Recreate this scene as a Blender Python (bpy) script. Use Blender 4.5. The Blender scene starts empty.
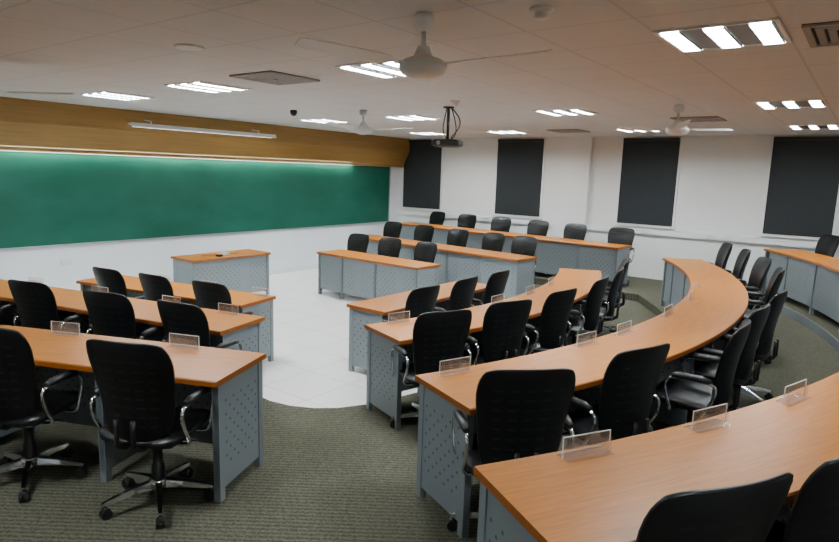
import bpy, math, random
from mathutils import Vector, Matrix
from mathutils.geometry import tessellate_polygon
random.seed(4)
scene = bpy.context.scene
COL = scene.collection
pi = math.pi

# ------------------------------------------------------------------ materials
def new_mat(name):
    m = bpy.data.materials.new(name); m.use_nodes = True
    nt = m.node_tree; b = nt.nodes["Principled BSDF"]
    return m, nt, b
def N(nt, t, **kw):
    n = nt.nodes.new(t)
    for k, v in kw.items(): setattr(n, k, v)
    return n
def simple(name, col, rough=0.5, metal=0.0, spec=0.5, noise=0.0, nscale=20, bump=0.0):
    m, nt, b = new_mat(name)
    b.inputs["Base Color"].default_value = (*col, 1)
    b.inputs["Roughness"].default_value = rough
    b.inputs["Metallic"].default_value = metal
    b.inputs["Specular IOR Level"].default_value = spec
    if noise > 0 or bump > 0:
        tc = N(nt, "ShaderNodeTexCoord"); nz = N(nt, "ShaderNodeTexNoise")
        nz.inputs["Scale"].default_value = nscale
        nz.inputs["Detail"].default_value = 4
        nt.links.new(tc.outputs["Object"], nz.inputs["Vector"])
        if noise > 0:
            r = N(nt, "ShaderNodeValToRGB")
            r.color_ramp.elements[0].color = (*[c*(1-noise) for c in col], 1)
            r.color_ramp.elements[1].color = (*[min(1, c*(1+noise)) for c in col], 1)
            r.color_ramp.elements[0].position = .3; r.color_ramp.elements[1].position = .7
            nt.links.new(nz.outputs["Fac"], r.inputs["Fac"])
            nt.links.new(r.outputs["Color"], b.inputs["Base Color"])
        if bump > 0:
            bp = N(nt, "ShaderNodeBump"); bp.inputs["Strength"].default_value = bump
            bp.inputs["Distance"].default_value = .002
            nt.links.new(nz.outputs["Fac"], bp.inputs["Height"])
            nt.links.new(bp.outputs["Normal"], b.inputs["Normal"])
    return m
def emis(name, col, s):
    m, nt, b = new_mat(name)
    b.inputs["Base Color"].default_value = (*col, 1)
    b.inputs["Emission Color"].default_value = (*col, 1)
    b.inputs["Emission Strength"].default_value = s
    return m
def math_node(nt, op, a, b=None, c=None):
    n = N(nt, "ShaderNodeMath", operation=op)
    for i, v in enumerate((a, b, c)):
        if v is None: continue
        if isinstance(v, (int, float)): n.inputs[i].default_value = v
        else: nt.links.new(v, n.inputs[i])
    return n.outputs[0]
def mix_col(nt, fac, c1, c2):
    n = N(nt, "ShaderNodeMix", data_type='RGBA')
    def s(inp, v):
        if isinstance(v, tuple): inp.default_value = (*v, 1)
        else: nt.links.new(v, inp)
    nt.links.new(fac, n.inputs[0]); s(n.inputs[6], c1); s(n.inputs[7], c2)
    return n.outputs[2]

# wood desktop (uv: u along row, v across)
def wood_mat(name, c1, c2, c3, rough=.32, use_uv=True, stretch=(1.2, 22, 1)):
    m, nt, b = new_mat(name)
    tc = N(nt, "ShaderNodeTexCoord"); mp = N(nt, "ShaderNodeMapping")
    mp.inputs["Scale"].default_value = stretch
    nt.links.new(tc.outputs["UV" if use_uv else "Object"], mp.inputs["Vector"])
    nz = N(nt, "ShaderNodeTexNoise"); nz.inputs["Scale"].default_value = 3
    nz.inputs["Detail"].default_value = 7; nz.inputs["Distortion"].default_value = .6
    nt.links.new(mp.outputs[0], nz.inputs["Vector"])
    r = N(nt, "ShaderNodeValToRGB")
    e = r.color_ramp.elements
    e[0].position = .3; e[0].color = (*c1, 1); e[1].position = .72; e[1].color = (*c3, 1)
    k = e.new(.5); k.color = (*c2, 1)
    nt.links.new(nz.outputs["Fac"], r.inputs["Fac"])
    nt.links.new(r.outputs["Color"], b.inputs["Base Color"])
    b.inputs["Roughness"].default_value = rough
    return m
M_wood = wood_mat("desk_wood", (.40, .125, .007), (.47, .155, .009), (.54, .19, .014), .38)
M_edge = simple("desk_wood_edge", (.30, .085, .006), .4)
M_fascia = wood_mat("fascia_wood", (.25, .135, .028), (.28, .155, .033), (.32, .175, .04), .5, False, (9, .5, 9))

# perforated steel panel
def perf_mat():
    m, nt, b = new_mat("perforated_steel_grey")
    uv = N(nt, "ShaderNodeTexCoord"); sp = N(nt, "ShaderNodeSeparateXYZ")
    nt.links.new(uv.outputs["UV"], sp.inputs[0])
    u, v = sp.outputs[0], sp.outputs[1]
    def lattice(off):
        s = .085
        fu = math_node(nt, 'SUBTRACT', math_node(nt, 'FRACT', math_node(nt, 'ADD', math_node(nt, 'DIVIDE', u, s), 50+off)), .5)
        fv = math_node(nt, 'SUBTRACT', math_node(nt, 'FRACT', math_node(nt, 'ADD', math_node(nt, 'DIVIDE', v, s), 50+off)), .5)
        d = math_node(nt, 'SQRT', math_node(nt, 'ADD', math_node(nt, 'MULTIPLY', fu, fu), math_node(nt, 'MULTIPLY', fv, fv)))
        return math_node(nt, 'LESS_THAN', d, .10)
    h = math_node(nt, 'MAXIMUM', lattice(0), lattice(.5))
    mask = math_node(nt, 'MULTIPLY', math_node(nt, 'GREATER_THAN', v, .2), math_node(nt, 'LESS_THAN', v, .62))
    fr = math_node(nt, 'FRACT', math_node(nt, 'ADD', math_node(nt, 'DIVIDE', u, .95), 20))
    mu = math_node(nt, 'MULTIPLY', math_node(nt, 'GREATER_THAN', fr, .08), math_node(nt, 'LESS_THAN', fr, .92))
    fac = math_node(nt, 'MULTIPLY', h, math_node(nt, 'MULTIPLY', mask, mu))
    c = mix_col(nt, fac, (.20, .228, .25), (.06, .068, .075))
    nt.links.new(c, b.inputs["Base Color"])
    b.inputs["Roughness"].default_value = .45
    return m
M_perf = perf_mat()
M_steel = simple("painted_steel_grey", (.20, .228, .25), .45)
M_foot = simple("foot_steel", (.18, .20, .22), .5)

M_black = simple("black_leather", (.005, .005, .006), .36, 0, .4, bump=.25, nscale=160)
# perforated chair back leather
def chair_back_mat():
    m, nt, b = new_mat("black_leather_slotted")
    uv = N(nt, "ShaderNodeTexCoord"); sp = N(nt, "ShaderNodeSeparateXYZ")
    nt.links.new(uv.outputs["UV"], sp.inputs[0]); u, v = sp.outputs[0], sp.outputs[1]
    fu = math_node(nt, 'ABSOLUTE', math_node(nt, 'SUBTRACT', math_node(nt, 'FRACT', math_node(nt, 'ADD', math_node(nt, 'MULTIPLY', u, 3.0), 10.5)), .5))
    fv = math_node(nt, 'ABSOLUTE', math_node(nt, 'SUBTRACT', math_node(nt, 'FRACT', math_node(nt, 'ADD', math_node(nt, 'MULTIPLY', v, 5.5), 10)), .5))
    h = math_node(nt, 'MULTIPLY', math_node(nt, 'LESS_THAN', fu, .3), math_node(nt, 'LESS_THAN', fv, .09))
    ms = math_node(nt, 'MULTIPLY', math_node(nt, 'LESS_THAN', math_node(nt, 'ABSOLUTE', u), .72), math_node(nt, 'LESS_THAN', math_node(nt, 'ABSOLUTE', v), .8))
    f = math_node(nt, 'MULTIPLY', h, ms)
    c = mix_col(nt, f, (.0045, .0045, .0052), (.013, .013, .013))
    nt.links.new(c, b.inputs["Base Color"]); b.inputs["Roughness"].default_value = .36
    b.inputs["Specular IOR Level"].default_value = .32
    bp = N(nt, "ShaderNodeBump"); bp.inputs["Strength"].default_value = .5; bp.inputs["Distance"].default_value = .003
    bp.invert = True
    nt.links.new(f, bp.inputs["Height"]); nt.links.new(bp.outputs[0], b.inputs["Normal"])
    return m
M_cback = chair_back_mat()
M_plastic = simple("black_plastic", (.009, .009, .010), .45)
M_chrome = simple("chrome", (.75, .76, .78), .12, 1.0)
M_white = simple("white_enamel", (.74, .75, .75), .35)
M_wall = simple("wall_paint", (.80, .80, .785), .85, noise=.02, nscale=1.5)
M_wallf = simple("wall_paint_front", (.80, .81, .86), .85, noise=.02, nscale=1.5)
M_blind = simple("roller_blind_fabric", (.020, .024, .027), .9, noise=.15, nscale=60)
M_frame = simple("window_frame_white", (.82, .82, .82), .4)
M_alu = simple("aluminium", (.55, .56, .57), .35, .8)
M_diff = simple("diffuser_grey", (.30, .29, .28), .6)
M_dark = simple("dark_void", (.02, .02, .02), .9)
M_lamp = emis("fluorescent_lamp", (.90, .98, 1.0), 165)
M_lamp2 = emis("board_lamp", (.78, 1.0, .93), 60)
M_lamp3 = emis("batten_tube", (1, .97, .9), 3)
M_louv = simple("louvre_metal", (.62, .63, .65), .3, .7)
M_bed = simple("fixture_bed", (.12, .115, .11), .4, .3)

def board_mat():
    m, nt, b = new_mat("chalkboard_green")
    tc = N(nt, "ShaderNodeTexCoord"); nz = N(nt, "ShaderNodeTexNoise")
    mp = N(nt, "ShaderNodeMapping"); mp.inputs["Scale"].default_value = (1, .8, 1.6)
    nt.links.new(tc.outputs["Object"], mp.inputs[0]); nt.links.new(mp.outputs[0], nz.inputs["Vector"])
    nz.inputs["Scale"].default_value = 1.3; nz.inputs["Detail"].default_value = 5
    r = N(nt, "ShaderNodeValToRGB")
    r.color_ramp.elements[0].position = .35; r.color_ramp.elements[0].color = (.004, .078, .050, 1)
    r.color_ramp.elements[1].position = .75; r.color_ramp.elements[1].color = (.012, .108, .076, 1)
    nt.links.new(nz.outputs["Fac"], r.inputs[0]); nt.links.new(r.outputs[0], b.inputs["Base Color"])
    b.inputs["Roughness"].default_value = .5
    b.inputs["Specular IOR Level"].default_value = .25
    return m
M_board = board_mat()

def carpet_mat():
    m, nt, b = new_mat("ribbed_carpet")
    tc = N(nt, "ShaderNodeTexCoord")
    mp = N(nt, "ShaderNodeMapping"); mp.inputs["Rotation"].default_value = (0, 0, math.radians(-36))
    nt.links.new(tc.outputs["Object"], mp.inputs[0])
    w = N(nt, "ShaderNodeTexWave"); w.bands_direction = 'Y'
    w.inputs["Scale"].default_value = 9; w.inputs["Distortion"].default_value = 3.5
    w.inputs["Detail"].default_value = 4; w.inputs["Detail Scale"].default_value = 8
    nt.links.new(mp.outputs[0], w.inputs["Vector"])
    nz = N(nt, "ShaderNodeTexNoise"); nz.inputs["Scale"].default_value = 70; nz.inputs["Detail"].default_value = 3
    nt.links.new(tc.outputs["Object"], nz.inputs["Vector"])
    f = math_node(nt, 'ADD', math_node(nt, 'MULTIPLY', w.outputs["Fac"], .28), math_node(nt, 'MULTIPLY', nz.outputs["Fac"], .72))
    r = N(nt, "ShaderNodeValToRGB")
    r.color_ramp.elements[0].position = .25; r.color_ramp.elements[0].color = (.045, .044, .031, 1)
    r.color_ramp.elements[1].position = .75; r.color_ramp.elements[1].color = (.135, .132, .096, 1)
    nt.links.new(f, r.inputs[0]); nt.links.new(r.outputs[0], b.inputs["Base Color"])
    b.inputs["Roughness"].default_value = 1; b.inputs["Specular IOR Level"].default_value = .1
    return m
M_carpet = carpet_mat()

def grid_mat(name, size, ox, oy, lw, base, line, rough, nz_amt=.03):
    m, nt, b = new_mat(name)
    tc = N(nt, "ShaderNodeTexCoord"); sp = N(nt, "ShaderNodeSeparateXYZ")
    nt.links.new(tc.outputs["Object"], sp.inputs[0])
    def ln(o, off):
        fr = math_node(nt, 'FRACT', math_node(nt, 'ADD', math_node(nt, 'DIVIDE', math_node(nt, 'SUBTRACT', o, off), size), 50))
        d = math_node(nt, 'ABSOLUTE', math_node(nt, 'SUBTRACT', fr, .5))
        return math_node(nt, 'GREATER_THAN', d, .5 - lw/size/2)
    g = math_node(nt, 'MAXIMUM', ln(sp.outputs[0], ox), ln(sp.outputs[1], oy))
    nz = N(nt, "ShaderNodeTexNoise"); nz.inputs["Scale"].default_value = 2.0; nz.inputs["Detail"].default_value = 6
    nt.links.new(tc.outputs["Object"], nz.inputs["Vector"])
    r = N(nt, "ShaderNodeValToRGB")
    r.color_ramp.elements[0].color = (*[c*(1-nz_amt) for c in base], 1)
    r.color_ramp.elements[1].color = (*[c*(1+nz_amt) for c in base], 1)
    nt.links.new(nz.outputs["Fac"], r.inputs[0])
    c = mix_col(nt, g, r.outputs[0], line)
    nt.links.new(c, b.inputs["Base Color"]); b.inputs["Roughness"].default_value = rough
    return m
M_tile = grid_mat("vitrified_floor_tile", .6, .1, .2, .008, (.82, .81, .78), (.5, .49, .46), .18)
M_ceil = grid_mat("ceiling_tiles", .62, -1.11, -.40, .018, (.66, .67, .69), (.55, .56, .58), .9)

def acrylic():
    m = bpy.data.materials.new("clear_acrylic"); m.use_nodes = True
    nt = m.node_tree; nt.nodes.clear()
    o = N(nt, "ShaderNodeOutputMaterial"); t = N(nt, "ShaderNodeBsdfTransparent"); g = N(nt, "ShaderNodeBsdfGlossy")
    d = N(nt, "ShaderNodeBsdfDiffuse"); d.inputs[0].default_value = (.8, .8, .8, 1)
    t.inputs[0].default_value = (.97, .96, .95, 1); g.inputs["Roughness"].default_value = .1
    mx = N(nt, "ShaderNodeMixShader"); mx.inputs[0].default_value = .05
    mx2 = N(nt, "ShaderNodeMixShader"); mx2.inputs[0].default_value = .05
    nt.links.new(t.outputs[0], mx.inputs[1]); nt.links.new(g.outputs[0], mx.inputs[2])
    nt.links.new(mx.outputs[0], mx2.inputs[1]); nt.links.new(d.outputs[0], mx2.inputs[2])
    nt.links.new(mx2.outputs[0], o.inputs[0])
    return m
M_acr = acrylic()
M_acre = simple("acrylic_edge", (.75, .74, .72), .2)

# ------------------------------------------------------------------ mesh builder
class MB:
    def __init__(s): s.v = []; s.f = []; s.m = []; s.uv = []; s.sm = []; s.mats = []
    def mi(s, mat):
        if mat not in s.mats: s.mats.append(mat)
        return s.mats.index(mat)
    def face(s, idx, mat, uv=None, smooth=False):
        s.f.append(idx); s.m.append(s.mi(mat)); s.uv.append(uv or [(0, 0)]*len(idx)); s.sm.append(smooth)
    def box(s, o, ax, ay, az, lx, ly, lz, mat, v0=0.0):
        o = Vector(o); ax = Vector(ax); ay = Vector(ay); az = Vector(az)
        b = len(s.v)
        L = []
        for k in (0, 1):
            for j in (0, 1):
                for i in (0, 1):
                    s.v.append(o+ax*lx*i+ay*ly*j+az*lz*k); L.append((lx*i, ly*j, v0+lz*k))
        for q, (a, c) in (((0, 2, 3, 1), (0, 1)), ((4, 5, 7, 6), (0, 1)), ((0, 1, 5, 4), (0, 2)), ((2, 6, 7, 3), (0, 2)), ((0, 4, 6, 2), (1, 2)), ((1, 3, 7, 5), (1, 2))):
            s.face([b+i for i in q], mat, [(L[i][a], L[i][c]) for i in q])
    def abox(s, x0, x1, y0, y1, z0, z1, mat):
        s.box((x0, y0, z0), (1, 0, 0), (0, 1, 0), (0, 0, 1), x1-x0, y1-y0, z1-z0, mat)
    def sweep(s, frames, prof, mats, vmode='perim', caps=True, smooth=False):
        np_ = len(prof); b = len(s.v); arc = [0]
        for i in range(1, len(frames)): arc.append(arc[-1]+(frames[i][0]-frames[i-1][0]).length)
        per = [0]
        for i in range(np_):
            a, c = prof[i], prof[(i+1) % np_]; per.append(per[-1]+math.hypot(a[0]-c[0], a[1]-c[1]))
        for P, n in frames:
            for off, z in prof: s.v.append(Vector((P.x+n.x*off, P.y+n.y*off, z)))
        for i in range(len(frames)-1):
            for j in range(np_):
                k = (j+1) % np_
                idx = [b+i*np_+j, b+i*np_+k, b+(i+1)*np_+k, b+(i+1)*np_+j]
                mt = mats[j] if isinstance(mats, list) else mats
                if vmode == 'perim': va, vb = per[j], per[j+1]
                else: va, vb = prof[j][1]-vmode, prof[k][1]-vmode
                s.face(idx, mt, [(arc[i], va), (arc[i], vb), (arc[i+1], vb), (arc[i+1], va)], smooth)
        if caps:
            mt = mats[0] if isinstance(mats, list) else mats
            s.face([b+j for j in range(np_)][::-1], mt); e = b+(len(frames)-1)*np_
            s.face([e+j for j in range(np_)], mt)
    def tube(s, pts, r, mat, seg=8, caps=True):
        pts = [Vector(p) for p in pts]; b = len(s.v); n = len(pts)
        rr = r if isinstance(r, (list, tuple)) else [r]*n
        prev = None
        for i, p in enumerate(pts):
            t = (pts[min(i+1, n-1)]-pts[max(i-1, 0)]).normalized()
            if prev is None:
                a = Vector((0, 0, 1)) if abs(t.z) < .9 else Vector((1, 0, 0))
                u = t.cross(a).normalized()
            else: u = (prev-t*prev.dot(t)).normalized()
            prev = u; w = t.cross(u)
            for k in range(seg):
                an = 2*pi*k/seg; s.v.append(p+(u*math.cos(an)+w*math.sin(an))*rr[i])
        for i in range(n-1):
            for k in range(seg):
                k2 = (k+1) % seg
                s.face([b+i*seg+k, b+i*seg+k2, b+(i+1)*seg+k2, b+(i+1)*seg+k], mat, None, True)
        if caps:
            s.face([b+k for k in range(seg)][::-1], mat); s.face([b+(n-1)*seg+k for k in range(seg)], mat)
    def lathe(s, prof, mat, c=(0, 0, 0), seg=24):
        c = Vector(c); b = len(s.v); n = len(prof)
        for r, z in prof:
            for k in range(seg):
                a = 2*pi*k/seg; s.v.append(c+Vector((r*math.cos(a), r*math.sin(a), z)))
        for i in range(n-1):
            for k in range(seg):
                k2 = (k+1) % seg
                s.face([b+i*seg+k, b+i*seg+k2, b+(i+1)*seg+k2, b+(i+1)*seg+k], mat, None, True)
        s.face([b+k for k in range(seg)][::-1], mat); s.face([b+(n-1)*seg+k for k in range(seg)], mat)
    def pillow(s, fn, nrm, th, mat, n=14, rim=.012, rx=.16, ry=.12):
        b = len(s.v)
        def key(side, i, j): return b+side*(n+1)*(n+1)+i*(n+1)+j
        for side in (0, 1):
            for i in range(n+1):
                for j in range(n+1):
                    a = math.sin((2*i/n-1)*pi/2); c = math.sin((2*j/n-1)*pi/2)
                    x = a*(1-rx*abs(c)**7); y = c*(1-ry*abs(a)**7)
                    e = max(abs(a), abs(c)); h = th*(1-e**5)+rim
                    s.v.append(Vector(fn(x, y))+Vector(nrm(x, y))*(h/2 if side else -h/2))
        for side in (0, 1):
            for i in range(n):
                for j in range(n):
                    q = [key(side, i, j), key(side, i+1, j), key(side, i+1, j+1), key(side, i, j+1)]
                    uv = [((2*ii/n-1), (2*jj/n-1)) for ii, jj in ((i, j), (i+1, j), (i+1, j+1), (i, j+1))]
                    uv = [(math.sin(p*pi/2), math.sin(q_*pi/2)) for p, q_ in uv]
                    if side == 0: q = q[::-1]; uv = uv[::-1]
                    s.face(q, mat, uv, True)
        ring = [(i, 0) for i in range(n)]+[(n, j) for j in range(n)]+[(i, n) for i in range(n, 0, -1)]+[(0, j) for j in range(n, 0, -1)]
        for k in range(len(ring)):
            a = ring[k]; c = ring[(k+1) % len(ring)]
            s.face([key(0, *a), key(0, *c), key(1, *c), key(1, *a)], mat, None, True)
    def mesh(s, name):
        me = bpy.data.meshes.new(name)
        me.from_pydata([tuple(v) for v in s.v], [], s.f)
        for m in s.mats: me.materials.append(m)
        uvl = me.uv_layers.new(name="UVMap")
        for p, mi, uv, sm in zip(me.polygons, s.m, s.uv, s.sm):
            p.material_index = mi; p.use_smooth = sm
            for k in range(len(uv)): uvl.data[p.loop_start+k].uv = uv[k]
        me.validate(); me.update()
        return me
    def obj(s, name, loc=(0, 0, 0), rot=0):
        o = bpy.data.objects.new(name, s.mesh(name)); COL.objects.link(o)
        o.location = loc; o.rotation_euler = (0, 0, rot)
        return o
def inst(name, me, loc, rot=0):
    o = bpy.data.objects.new(name, me); COL.objects.link(o)
    o.location = loc; o.rotation_euler = (0, 0, rot); return o

# ------------------------------------------------------------------ room shell
XL, XR, YB, YN, H = -9.75, 2.5, 12.24, -3.0, 3.0
CAMH = 2.17
def rb(name, *a):
    b = MB(); b.abox(*a[:-1], a[-1]); return b.obj(name)
rb("floor", XL-.2, XR+.2, YN-.2, YB+.2, -.12, 0, M_tile)
rb("ceiling", XL-.2, XR+.2, YN-.2, YB+.2, H, H+.12, M_ceil)
rb("wall_left", XL-.2, XL, YN-.2, YB+.2, 0, H, M_wallf)
rb("wall_back", XL, XR, YB, YB+.2, 0, H, M_wall)
rb("wall_right", XR, XR+.2, YN-.2, YB+.2, 0, H, M_wall)
rb("wall_near", XL, XR, YN-.2, YN, 0, H, M_wall)
rb("wall_pillar", -5.44, -4.72, YB-.12, YB, 0, H, M_wall)
rb("baseboard_left", XL, XL+.015, 2.2, 11.0, 0, .1, M_white)
b = MB(); b.abox(XL, XR, YB-.05, YB-.001, 1.11, 1.22, M_frame)
for x in (-8.0, -7.2, -3.6, -2.4, -2.1, -.4, .6): b.abox(x, x+.16, YB-.062, YB-.05, 1.125, 1.205, M_white)
b.obj("trim_1")

# tiers
C1 = Vector((-8.87, 5.8)); C4 = Vector((-8.4, 6.4))
def arc_pts(C, r, a0, a1, n=40):
    return [(C.x+r*math.cos(math.radians(a0+(a1-a0)*i/n)), C.y+r*math.sin(math.radians(a0+(a1-a0)*i/n))) for i in range(n+1)]
def tier(name, pts, z0, z1):
    n = len(pts)
    tris = tessellate_polygon([[Vector((x, y, 0)) for x, y in pts]])
    vs = [(x, y, z1) for x, y in pts]+[(x, y, z0) for x, y in pts]
    fs = []
    for t in tris:
        a, c, d = [Vector(pts[i]) for i in t]
        cr = (c-a).cross(d-a)
        if abs(cr) < 1e-9: continue
        fs.append(tuple(t) if cr > 0 else tuple(t)[::-1])
    for i in range(n):
        j = (i+1) % n; fs.append((i, i+n, j+n, j))
    me = bpy.data.meshes.new(name); me.from_pydata(vs, [], fs); me.update(); me.materials.append(M_carpet)
    o = bpy.data.objects.new(name, me); COL.objects.link(o); return o
e = .002
tail = [(XL+e, YB-e), (XR-e, YB-e), (XR-e, YN+e), (XL+e, YN+e)]
t1 = [(XL+e, 2.05), (-7.6, 2.60), (-4.6, 3.37), (-4.32, 3.385), (-4.1, 3.37), (-3.88, 3.41), (-3.68, 3.51), (-3.53, 3.65)]+arc_pts(C1, 5.80, -19.5, 24)+[(-4.3, 8.42), (-8.48, 8.90), (-8.60, 10.96), (XL+e, 11.09)]
tier("floor_tier", t1+tail, 0, .12)
t2 = [(XL+e, -.33), (-3.15, 2.47)]+arc_pts(C1, 7.40, -24, 31.5)+[(-3.0, 10.36), (-8.88, 11.03), (XL+e, 11.13)]
tier("floor_tier", t2+tail, .12, .24)
t3 = [(XL+e, -2.0), (-2.4, 1.1)]+arc_pts(C4, 8.55, -33, 38)+[(-1.95, YB-e), (XR-e, YB-e), (XR-e, YN+e), (XL+e, YN+e)]
tier("floor_tier", t3, .24, .36)
b = MB()
fr = [(Vector(p), (Vector(p)-C4).normalized()) for p in arc_pts(C4, 8.55, -20, 36)]
b.sweep(fr, [(-.012, .24), (0, .24), (0, .362), (-.012, .362)], M_foot)
b.obj("trim_2")

# ------------------------------------------------------------------ windows
for i, (x0, x1) in enumerate(((-9.62, -8.46), (-6.93, -5.80), (-4.10, -3.03), (-1.50, -.48), (1.1, 2.12))):
    b = MB(); z0, z1 = 1.30, 2.97; y = YB
    fw = .035
    b.abox(x0, x1, y-.012, y-.002, z0, z1, M_blind)
    b.abox(x0-fw, x0, y-.03, y-.002, z0-.02, z1, M_frame)
    b.abox(x1, x1+fw, y-.03, y-.002, z0-.02, z1, M_frame)
    b.abox(x0-fw-.02, x1+fw+.02, y-.06, y-.002, z0-.045, z0-.012, M_frame)
    b.abox(x0+.01, x1-.01, y-.05, y-.012, z1-.06, z1, M_plastic)
    b.abox(x0+.01, x1-.01, y-.022, y-.010, z0+.005, z0+.03, M_plastic)
    b.obj("window_%d" % (i+1))

# ------------------------------------------------------------------ chalkboard + fascia
b = MB(); X = XL
y0, y1 = .6, 11.78; z0, z1 = .94, 2.29
b.abox(X+.002, X+.03, y0, y1, z0, z1, M_board)
b.abox(X+.002, X+.042, y0-.03, y1+.03, z0-.03, z0, M_alu)
b.abox(X+.002, X+.042, y0-.03, y1+.03, z1, z1+.02, M_alu)
b.abox(X+.002, X+.042, y0-.03, y0, z0, z1, M_alu)
b.abox(X+.002, X+.042, y1, y1+.03, z0, z1, M_alu)
b.obj("chalkboard")
b = MB()
fr = [(Vector((X, YN)), Vector((1, 0))), (Vector((X, YB)), Vector((1, 0)))]
b.sweep(fr, [(.001, 2.36), (.13, 2.36), (.30, 2.68), (.30, 2.999), (.001, 2.999)], M_fascia)
b.sweep(fr, [(.115, 2.30), (.13, 2.30), (.13, 2.359), (.115, 2.359)], M_fascia)
b.obj("trim_3")
b = MB()
b.abox(X+.06, X+.10, 1.0, 10.4, 2.335, 2.358, M_lamp2)
b.obj("board_strip_lamp")
b = MB(); xb = XL+.50
b.box((xb-.05, 4.95, 2.76), (1, 0, 0), (0, 1, 0), (0, 0, 1), .10, 2.8, .035, M_white)
b.sweep([(Vector((xb, 4.95)), Vector((1, 0))), (Vector((xb, 7.75)), Vector((1, 0)))], [(.05, 2.795), (.075, 2.735), (.07, 2.733), (.045, 2.79)], M_white)
b.tube([(xb, 5.0, 2.745), (xb, 7.7, 2.745)], .013, M_lamp3)
for yy in (5.3, 7.4): b.tube([(xb, yy, 2.79), (xb, yy, 2.84), (XL+.299, yy, 2.86)], .01, M_white)
b.obj("board_light_batten")
b = MB(); b.abox(XL+.001, XL+.012, 4.05, 4.20, .62, .70, M_white); b.obj("wall_socket")

# ------------------------------------------------------------------ desks
def frames(f, s0, s1, n): return [f(s0+(s1-s0)*i/n) for i in range(n+1)]
def line_f(A, B, out):
    A = Vector(A); B = Vector(B); d = (B-A).normalized(); n = Vector((-d.y, d.x))
    if n.dot(Vector(out)) < 0: n = -n
    return (lambda s: (A+d*s, n)), (B-A).length
def arc_f(C, r):
    return lambda a: (C+Vector((math.cos(math.radians(a)), math.sin(math.radians(a))))*r, Vector((math.cos(math.radians(a)), math.sin(math.radians(a)))))
DEP = .58
def desk(name, f, s0, s1, n, lvl, legs, dep=DEP):
    b = MB(); z = lvl
    fr = frames(f, s0, s1, n)
    top = [(0, z+.716), (0, z+.744), (.006, z+.75), (dep-.006, z+.75), (dep, z+.744), (dep, z+.716)]
    b.sweep(fr, top, [M_edge, M_edge, M_wood, M_edge, M_edge, M_edge])
    ds = (s1-s0)*.012
    fr2 = frames(f, s0+ds, s1-ds, n)
    b.sweep(fr2, [(.045, z+.10), (.065, z+.10), (.065, z+.716), (.045, z+.716)], M_perf, vmode=z)
    b.sweep(fr2, [(.065, z+.62), (.16, z+.62), (.16, z+.70), (.065, z+.70)], M_steel, vmode=z)
    def leg(s, end):
        P, nn = f(s)
        P2, _ = f(s+.01*(1 if s1 > s0 else -1)); d = (P2-P).normalized()
        T = .03
        if end == 0: o = P+d*.02
        elif end == 1: o = P-d*(.02+T)
        else: o = P-d*T/2
        o3 = Vector((o.x, o.y, z+.07))+Vector((nn.x, nn.y, 0))*.03
        w = dep-.07
        b.box(o3, (nn.x, nn.y, 0), (d.x, d.y, 0), (0, 0, 1), w, T, .646, M_perf, v0=.07)
        for k in (0, w-.05):
            q = Vector((o.x, o.y, z))+Vector((nn.x, nn.y, 0))*(.03+k)-Vector((d.x, d.y, 0))*.006
            b.box(q, (nn.x, nn.y, 0), (d.x, d.y, 0), (0, 0, 1), .05, T+.012, .716, M_steel)
    leg(s0, 0); leg(s1, 1)
    for s in legs: leg(s, 2)
    return b.obj(name)

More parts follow.
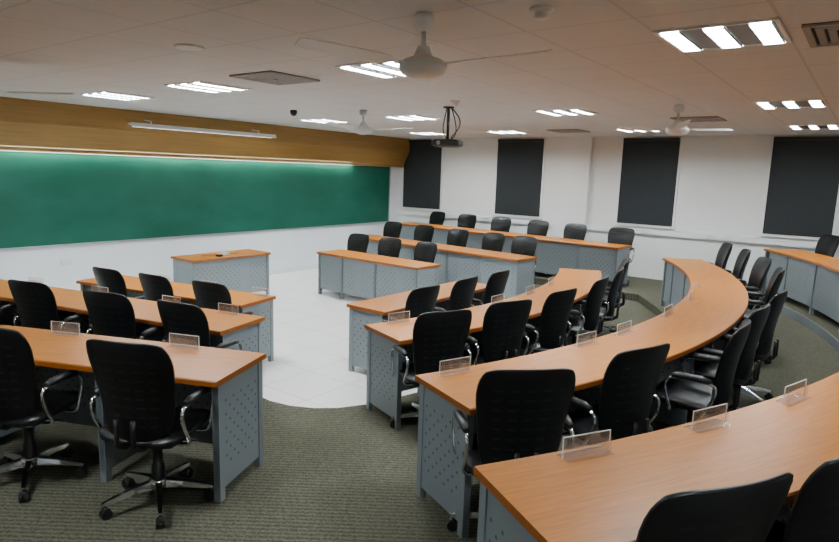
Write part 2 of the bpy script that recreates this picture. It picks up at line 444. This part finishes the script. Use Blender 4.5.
# ------------------------------------------------------------------ office chair mesh (faces +Y)
def make_chair():
    b = MB()
    def bk(x, y):
        t = (y+1)/2
        w = .195+.055*min(1, t*1.35)
        z = .45+.575*t+.008*(1-x*x)*t
        yy = -.20-.085*t+.03*math.sin(pi*t)+.055*x*x
        return (x*w, yy, z)
    b.pillow(bk, lambda x, y: (0, .98, .15), .045, M_cback, 16, rx=.13, ry=.06)
    def st(x, y):
        return (x*.25*(1-.04*y), .02+y*.235, .465+.012*y-.03*max(0, y-.6)-.01*(1-x*x)+.012*x*x)
    b.pillow(st, lambda x, y: (0, 0, 1), .075, M_black, 12, .02)
    b.box((-.12, -.14, .40), (1, 0, 0), (0, 1, 0), (0, 0, 1), .24, .28, .03, M_plastic)
    for sx in (-.05, .05):
        b.tube([(sx, -.05, .415), (sx, -.20, .415), (sx, -.262, .45), (sx, -.262, .54), (sx, -.262, .60)], .013, M_plastic, 8)
    for sx in (-1, 1):
        x = sx*.275
        pts = [(sx*.14, .10, .42), (sx*.245, .10, .425), (x, .10, .47), (x, .135, .57), (x, .13, .635), (x, .09, .66), (x, -.02, .665), (x, -.12, .66), (x, -.165, .63), (x, -.15, .54), (x*.985, -.10, .45), (sx*.24, -.09, .42), (sx*.13, -.09, .42)]
        P = [Vector(p) for p in pts]; sm = []
        for i in range(len(P)-1):
            p0 = P[max(i-1, 0)]; p1 = P[i]; p2 = P[i+1]; p3 = P[min(i+2, len(P)-1)]
            for k in range(3):
                t = k/3
                sm.append(.5*((2*p1)+(-p0+p2)*t+(2*p0-5*p1+4*p2-p3)*t*t+(-p0+3*p1-3*p2+p3)*t**3))
        sm.append(P[-1]); b.tube(sm, .011, M_chrome, 8)
        b.tube([(x, .10, .672), (x, .05, .68), (x, -.08, .68), (x, -.135, .672)], [.016, .024, .024, .016], M_plastic, 8)
    b.lathe([(.045, .40), (.045, .37), (.028, .36), (.028, .24), (.034, .235), (.04, .13), (.04, .10)], M_plastic, seg=16)
    b.tube([(.10, 0, .40), (.24, .02, .395)], .007, M_plastic, 6)
    b.lathe([(.03, .155), (.052, .145), (.055, .10), (.04, .085)], M_chrome, seg=16)
    for k in range(5):
        a = 2*pi*k/5+pi/2; d = Vector((math.cos(a), math.sin(a), 0)); t = Vector((-d.y, d.x, 0))
        n0 = len(b.v)
        for r, w, zt, zb in ((.03, .026, .142, .095), (.16, .020, .125, .092), (.29, .014, .098, .078), (.305, .008, .092, .08)):
            for sg, zz in ((-1, zb), (1, zb), (.7, zt), (-.7, zt)): b.v.append(d*r+t*w*sg+Vector((0, 0, zz)))
        for i in range(3):
            for j in range(4):
                j2 = (j+1) % 4
                b.face([n0+i*4+j, n0+i*4+j2, n0+i*4+4+j2, n0+i*4+4+j], M_chrome)
        b.face([n0+12, n0+13, n0+14, n0+15], M_chrome)
        c = d*.285
        b.tube([c+Vector((0, 0, .085)), c+Vector((0, 0, .05))], .009, M_plastic, 6)
        for sg in (-1, 1):
            b.tube([c+t*sg*.006+Vector((0, 0, .029)), c+t*sg*.024+Vector((0, 0, .029))], .029, M_plastic, 12)
        b.tube([c-t*.02+Vector((0, 0, .045)), c+t*.02+Vector((0, 0, .045))], .022, M_plastic, 8)
    return b.mesh("office_chair")
ME_chair = make_chair()
def put_chair(P, n, off, lvl, jit=6, yaw=None):
    p = P+n*off; f = -n
    r = math.atan2(f.y, f.x)-pi/2+math.radians(random.uniform(-jit, jit) if yaw is None else yaw)
    inst("office_chair", ME_chair, (p.x, p.y, lvl), r)

b = MB()
b.box((-.11, -.003, .0), (1, 0, 0), (0, 1, 0), (0, 0, 1), .22, .004, .085, M_acr)
b.box((-.11, -.04, .0), (1, 0, 0), (0, 1, 0), (0, 0, 1), .22, .075, .004, M_acr)
b.box((-.11, -.003, .085), (1, 0, 0), (0, 1, 0), (0, 0, 1), .22, .004, .003, M_acre)
for x in (-.113, .11): b.box((x, -.003, 0), (1, 0, 0), (0, 1, 0), (0, 0, 1), .003, .004, .088, M_acre)
b.box((-.11, -.043, 0), (1, 0, 0), (0, 1, 0), (0, 0, 1), .22, .003, .004, M_acre)
b.box((-.11, .012, .004), (1, 0, 0), (0, 1, 0), (0, 0, 1), .22, .003, .06, M_acr)
ME_np = b.mesh("name_plate_holder")
def put_np(P, n, lvl, off=.07):
    p = P+n*off; inst("name_plate_holder", ME_np, (p.x, p.y, lvl+.7505), math.atan2(n.y, n.x)-pi/2+random.uniform(-.05, .05))

COFF = .62
def line_row(A, B, out, lvl, chairs, legs, ext0=0, ext1=0, np=True, name="classroom_desk", coff=COFF, dep=DEP, jit=6, nps=None):
    f, L = line_f(A, B, out)
    desk(name, f, -ext0, L+ext1, 1, lvl, legs, dep)
    for s in chairs:
        P, n = f(s); put_chair(P, n, coff, lvl, jit)
    if np:
        for s in (nps or chairs):
            P, n = f(s); put_np(P, n, lvl)
# left bank
line_row((-7.75, 3.90), (-5.26, 4.42), (0, -1), 0, (.90, 1.62, 2.38), (1.25,))
line_row((-8.6, 2.28), (-4.23, 3.39), (0, -1), .12, (1.80, 2.69, 3.60, 4.40), (1.25, 2.24, 3.15), ext1=.04, nps=(1.7, 2.62, 3.54, 4.2))
line_row((-6.6, .943), (-3.07, 2.44), (0, -1), .24, (1.50, 2.62, 3.52), (1.0, 2.07, 3.07), jit=3, nps=(1.45, 2.4, 3.33), ext1=.05)
# right bank, first short desk
line_row((-4.42, 4.68), (-4.36, 6.85), (1, 0), 0, (.30, 1.04, 1.76), (.67, 1.40), np=False, dep=.55)
# far bank
line_row((-7.70, 7.38), (-5.40, 7.255), (0, 1), 0, (.22, 1.0, 1.78), (.61, 1.39), np=False)
line_row((-8.40, 8.95), (-4.36, 8.48), (0, 1), .12, (.42, 1.31, 2.17, 2.98, 3.64), (.87, 1.74, 2.58, 3.31), np=False)
line_row((-8.95, 11.10), (-3.46, 10.48), (0, 1), .24, (.60, 1.54, 2.48, 3.40, 4.24, 5.22), (1.07, 2.01, 2.94, 3.82, 4.73), np=False, coff=.6)
# curved rows
def arc_row(C, r, a0, a1, lvl, chairs, legs, nps=None, coff=COFF, dep=DEP, jit=7):
    f = arc_f(C, r); desk("curved_classroom_desk", f, a0, a1, 48, lvl, legs, dep)
    for a in chairs:
        yaw = None; off = coff
        if isinstance(a, tuple):
            if len(a) > 2: off = a[2]
            a, yaw = a[:2]
        P, n = f(a); put_chair(P, n, off, lvl, jit, yaw)
    for a in (nps if nps is not None else chairs):
        if isinstance(a, tuple): a = a[0]
        P, n = f(a); put_np(P, n, lvl)
arc_row(C1, 5.85, -20, 24, .12, ((-17.6, -10), (-11.4, -10), (-4.8, -4), 3, 10, 17), (-14.3, -8.0, -.9, 6.5, 13.5), nps=(-17, -4, 3, 10))
arc_row(C1, 7.47, -24, 31.5, .24, ((-22.3, -22), (-17.0, -4), (-10.2, 12, .70), (-5, 0), 1, 12, 18.5, 25, 30.2), (-19.7, -14, -7.6, -2, 5, 9, 15, 22, 28), nps=(-22.2, -13, -9, -2, 5, 12))
arc_row(C4, 8.65, -32, 35.5, .36, ((-29.6, -4, .54), (-26.0, -2, .56), -20, 22, 28, 33.3), (-27.8, -23, -12, 0, 12, 18, 25, 31), nps=(-29, -24.4, -19.8, -14))

# teacher's desk
f, L = line_f((-8.15, 5.25), (-8.12, 6.72), (-1, 0))
desk("lecturer_desk", f, 0, L, 1, 0, (), .62)
b = MB()
b.tube([(-.12, -.3, .012), (.10, .25, .012)], .012, M_wood)
b.abox(-.12, .06, .0, .20, 0, .012, M_white); b.abox(.08, .16, -.2, -.12, 0, .03, M_plastic)
b.obj("pointer_and_papers", (-8.42, 5.95, .7505), .15)

# ------------------------------------------------------------------ ceiling things
def make_fixture():
    b = MB(); z = 0
    b.abox(-.30, .30, -.30, .30, -.006, -.001, M_bed)
    for x0, x1, y0, y1 in ((-.31, -.29, -.31, .31), (.29, .31, -.31, .31), (-.29, .29, -.31, -.29), (-.29, .29, .29, .31)):
        b.abox(x0, x1, y0, y1, -.014, -.001, M_frame)
    for cx in (-.225, 0, .225):
        b.abox(cx-.045, cx+.045, -.285, .285, -.010, -.0065, M_lamp)
        for k in range(9):
            y = -.26+k*.065; b.abox(cx-.05, cx+.05, y-.003, y+.003, -.022, -.0105, M_louv)
        for sx in (-.052, .050): b.abox(cx+sx, cx+sx+.002, -.285, .285, -.022, -.0065, M_louv)
    return b.mesh("ceiling_light_fixture")
ME_fix = make_fixture()
for x in (-.80, -3.28, -5.76, -7.62):
    for y in (3.95, 7.50, 10.5): inst("ceiling_light_fixture", ME_fix, (x, y, H))
for x in (-3.28, -7.62, .9): inst("ceiling_light_fixture", ME_fix, (x, .4, H))

def make_diffuser():
    b = MB()
    b.abox(-.29, .29, -.29, .29, -.004, -.001, M_dark)
    for k, r in enumerate((.29, .235, .18, .125, .07)):
        w = .036
        for x0, x1, y0, y1 in ((-r, -r+w, -r, r), (r-w, r, -r, r), (-r+w, r-w, -r, -r+w), (-r+w, r-w, r-w, r)):
            b.abox(x0, x1, y0, y1, -.018, -.0045, M_diff)
    return b.mesh("air_diffuser")
ME_dif = make_diffuser()
for x, y in ((-4.57, 3.85), (-.12, 4.15), (-4.52, 10.5), (-2.0, 8.9)): inst("air_diffuser", ME_dif, (x, y, H))

b = MB(); b.lathe([(.06, -.001), (.062, -.012), (.05, -.02), (.035, -.022), (.038, -.045), (.02, -.055), (.001, -.056)], M_white); ME_sm = b.mesh("smoke_detector")
for x, y in ((-1.44, 2.91), (-4.0, 6.0)): inst("smoke_detector", ME_sm, (x, y, H))
b = MB(); b.lathe([(.10, -.001), (.10, -.010), (.085, -.014), (.001, -.014)], M_white); b.obj("ceiling_speaker", (-4.0, 2.6, H))
b = MB(); b.lathe([(.045, -.001), (.05, -.02), (.045, -.05), (.03, -.075), (.001, -.085)], M_plastic); b.obj("dome_camera", (-6.8, 6.06, H))

def make_fan():
    b = MB()
    b.lathe([(.045, -.001), (.055, -.03), (.05, -.06), (.03, -.085), (.012, -.09)], M_white)
    b.lathe([(.012, -.085), (.012, -.16), (.03, -.165), (.045, -.20), (.05, -.215), (.10, -.232), (.125, -.25), (.13, -.275), (.115, -.305), (.07, -.325), (.03, -.333), (.001, -.334)], M_white, seg=32)
    for k in range(3):
        a = 2*pi*k/3; d = Vector((math.cos(a), math.sin(a), 0)); t = Vector((-d.y, d.x, 0))
        n0 = len(b.v); st = [(.11, .022, 0), (.17, .022, 0), (.21, .055, .006), (.30, .066, .008), (.45, .062, .008), (.62, .055, .008), (.685, .050, .008), (.70, .035, .006)]
        for r, w, tw in st:
            for sg, zz in ((-1, 0), (1, 0), (1, 1), (-1, 1)):
                b.v.append(d*r+t*w*sg+Vector((0, 0, -.268+sg*tw*1.6+zz*.004+.05*r)))
        for i in range(len(st)-1):
            for j in range(4):
                j2 = (j+1) % 4
                b.face([n0+i*4+j, n0+i*4+j2, n0+i*4+4+j2, n0+i*4+4+j], M_white)
        e = n0+(len(st)-1)*4; b.face([e, e+1, e+2, e+3], M_white); b.face([n0+3, n0+2, n0+1, n0], M_white)
    return b.mesh("ceiling_fan")
ME_fan = make_fan()
for x, y, a in ((-2.02, 2.71, 7), (-1.85, 7.27, 50), (-5.77, 6.4, 30), (-6.15, 2.0, 62)):
    inst("ceiling_fan", ME_fan, (x, y, H), math.radians(a))

# projector
b = MB()
b.lathe([(.07, .449), (.07, .435), (.02, .43), (.018, .06), (.06, .05), (.06, .045)], M_plastic, seg=16)
def pj(x, y): return (x*.19, y*.14, 0)
b.pillow(pj, lambda x, y: (0, 0, 1), .05, M_plastic, 10, .05)
b.tube([(-.08, -.12, 0), (-.08, -.155, 0)], [.035, .032], M_plastic, 14)
b.tube([(-.08, -.155, 0), (-.08, -.158, 0)], .026, M_alu, 14)
for sg, w, zz in ((1, .13, -.0), (-1, .06, .05), (1, .08, .1)):
    pts = [(0.03*sg, .02, .44)]
    for k in range(1, 12):
        t = k/12; pts.append((sg*w*math.sin(pi*t)+.03*sg*(1-t), .04+.02*math.sin(6*t), .44-.40*t-zz*math.sin(pi*t)))
    pts.append((.05*sg, .05, .05)); b.tube(pts, .007, M_plastic, 6)
b.obj("ceiling_projector", (-4.42, 6.5, 2.55), math.radians(20))

# ------------------------------------------------------------------ world + camera
w = bpy.data.worlds.new("world"); scene.world = w; w.use_nodes = True
w.node_tree.nodes["Background"].inputs[0].default_value = (.5, .55, .6, 1)
w.node_tree.nodes["Background"].inputs[1].default_value = .3
cam = bpy.data.cameras.new("camera"); co = bpy.data.objects.new("camera", cam); COL.objects.link(co)
cam.lens = 36*605.4/839; cam.sensor_width = 36; cam.clip_start = .05
Y = Vector((.5975, .1102, -.7942)).normalized(); Xv = Vector((.8012, -.1201, .5862)); Xv = (Xv-Y*Xv.dot(Y)).normalized(); Z = Xv.cross(Y)
R = Matrix((Xv, Y, Z)).to_4x4()
co.matrix_world = Matrix.Translation((0, 0, CAMH)) @ R
scene.camera = co
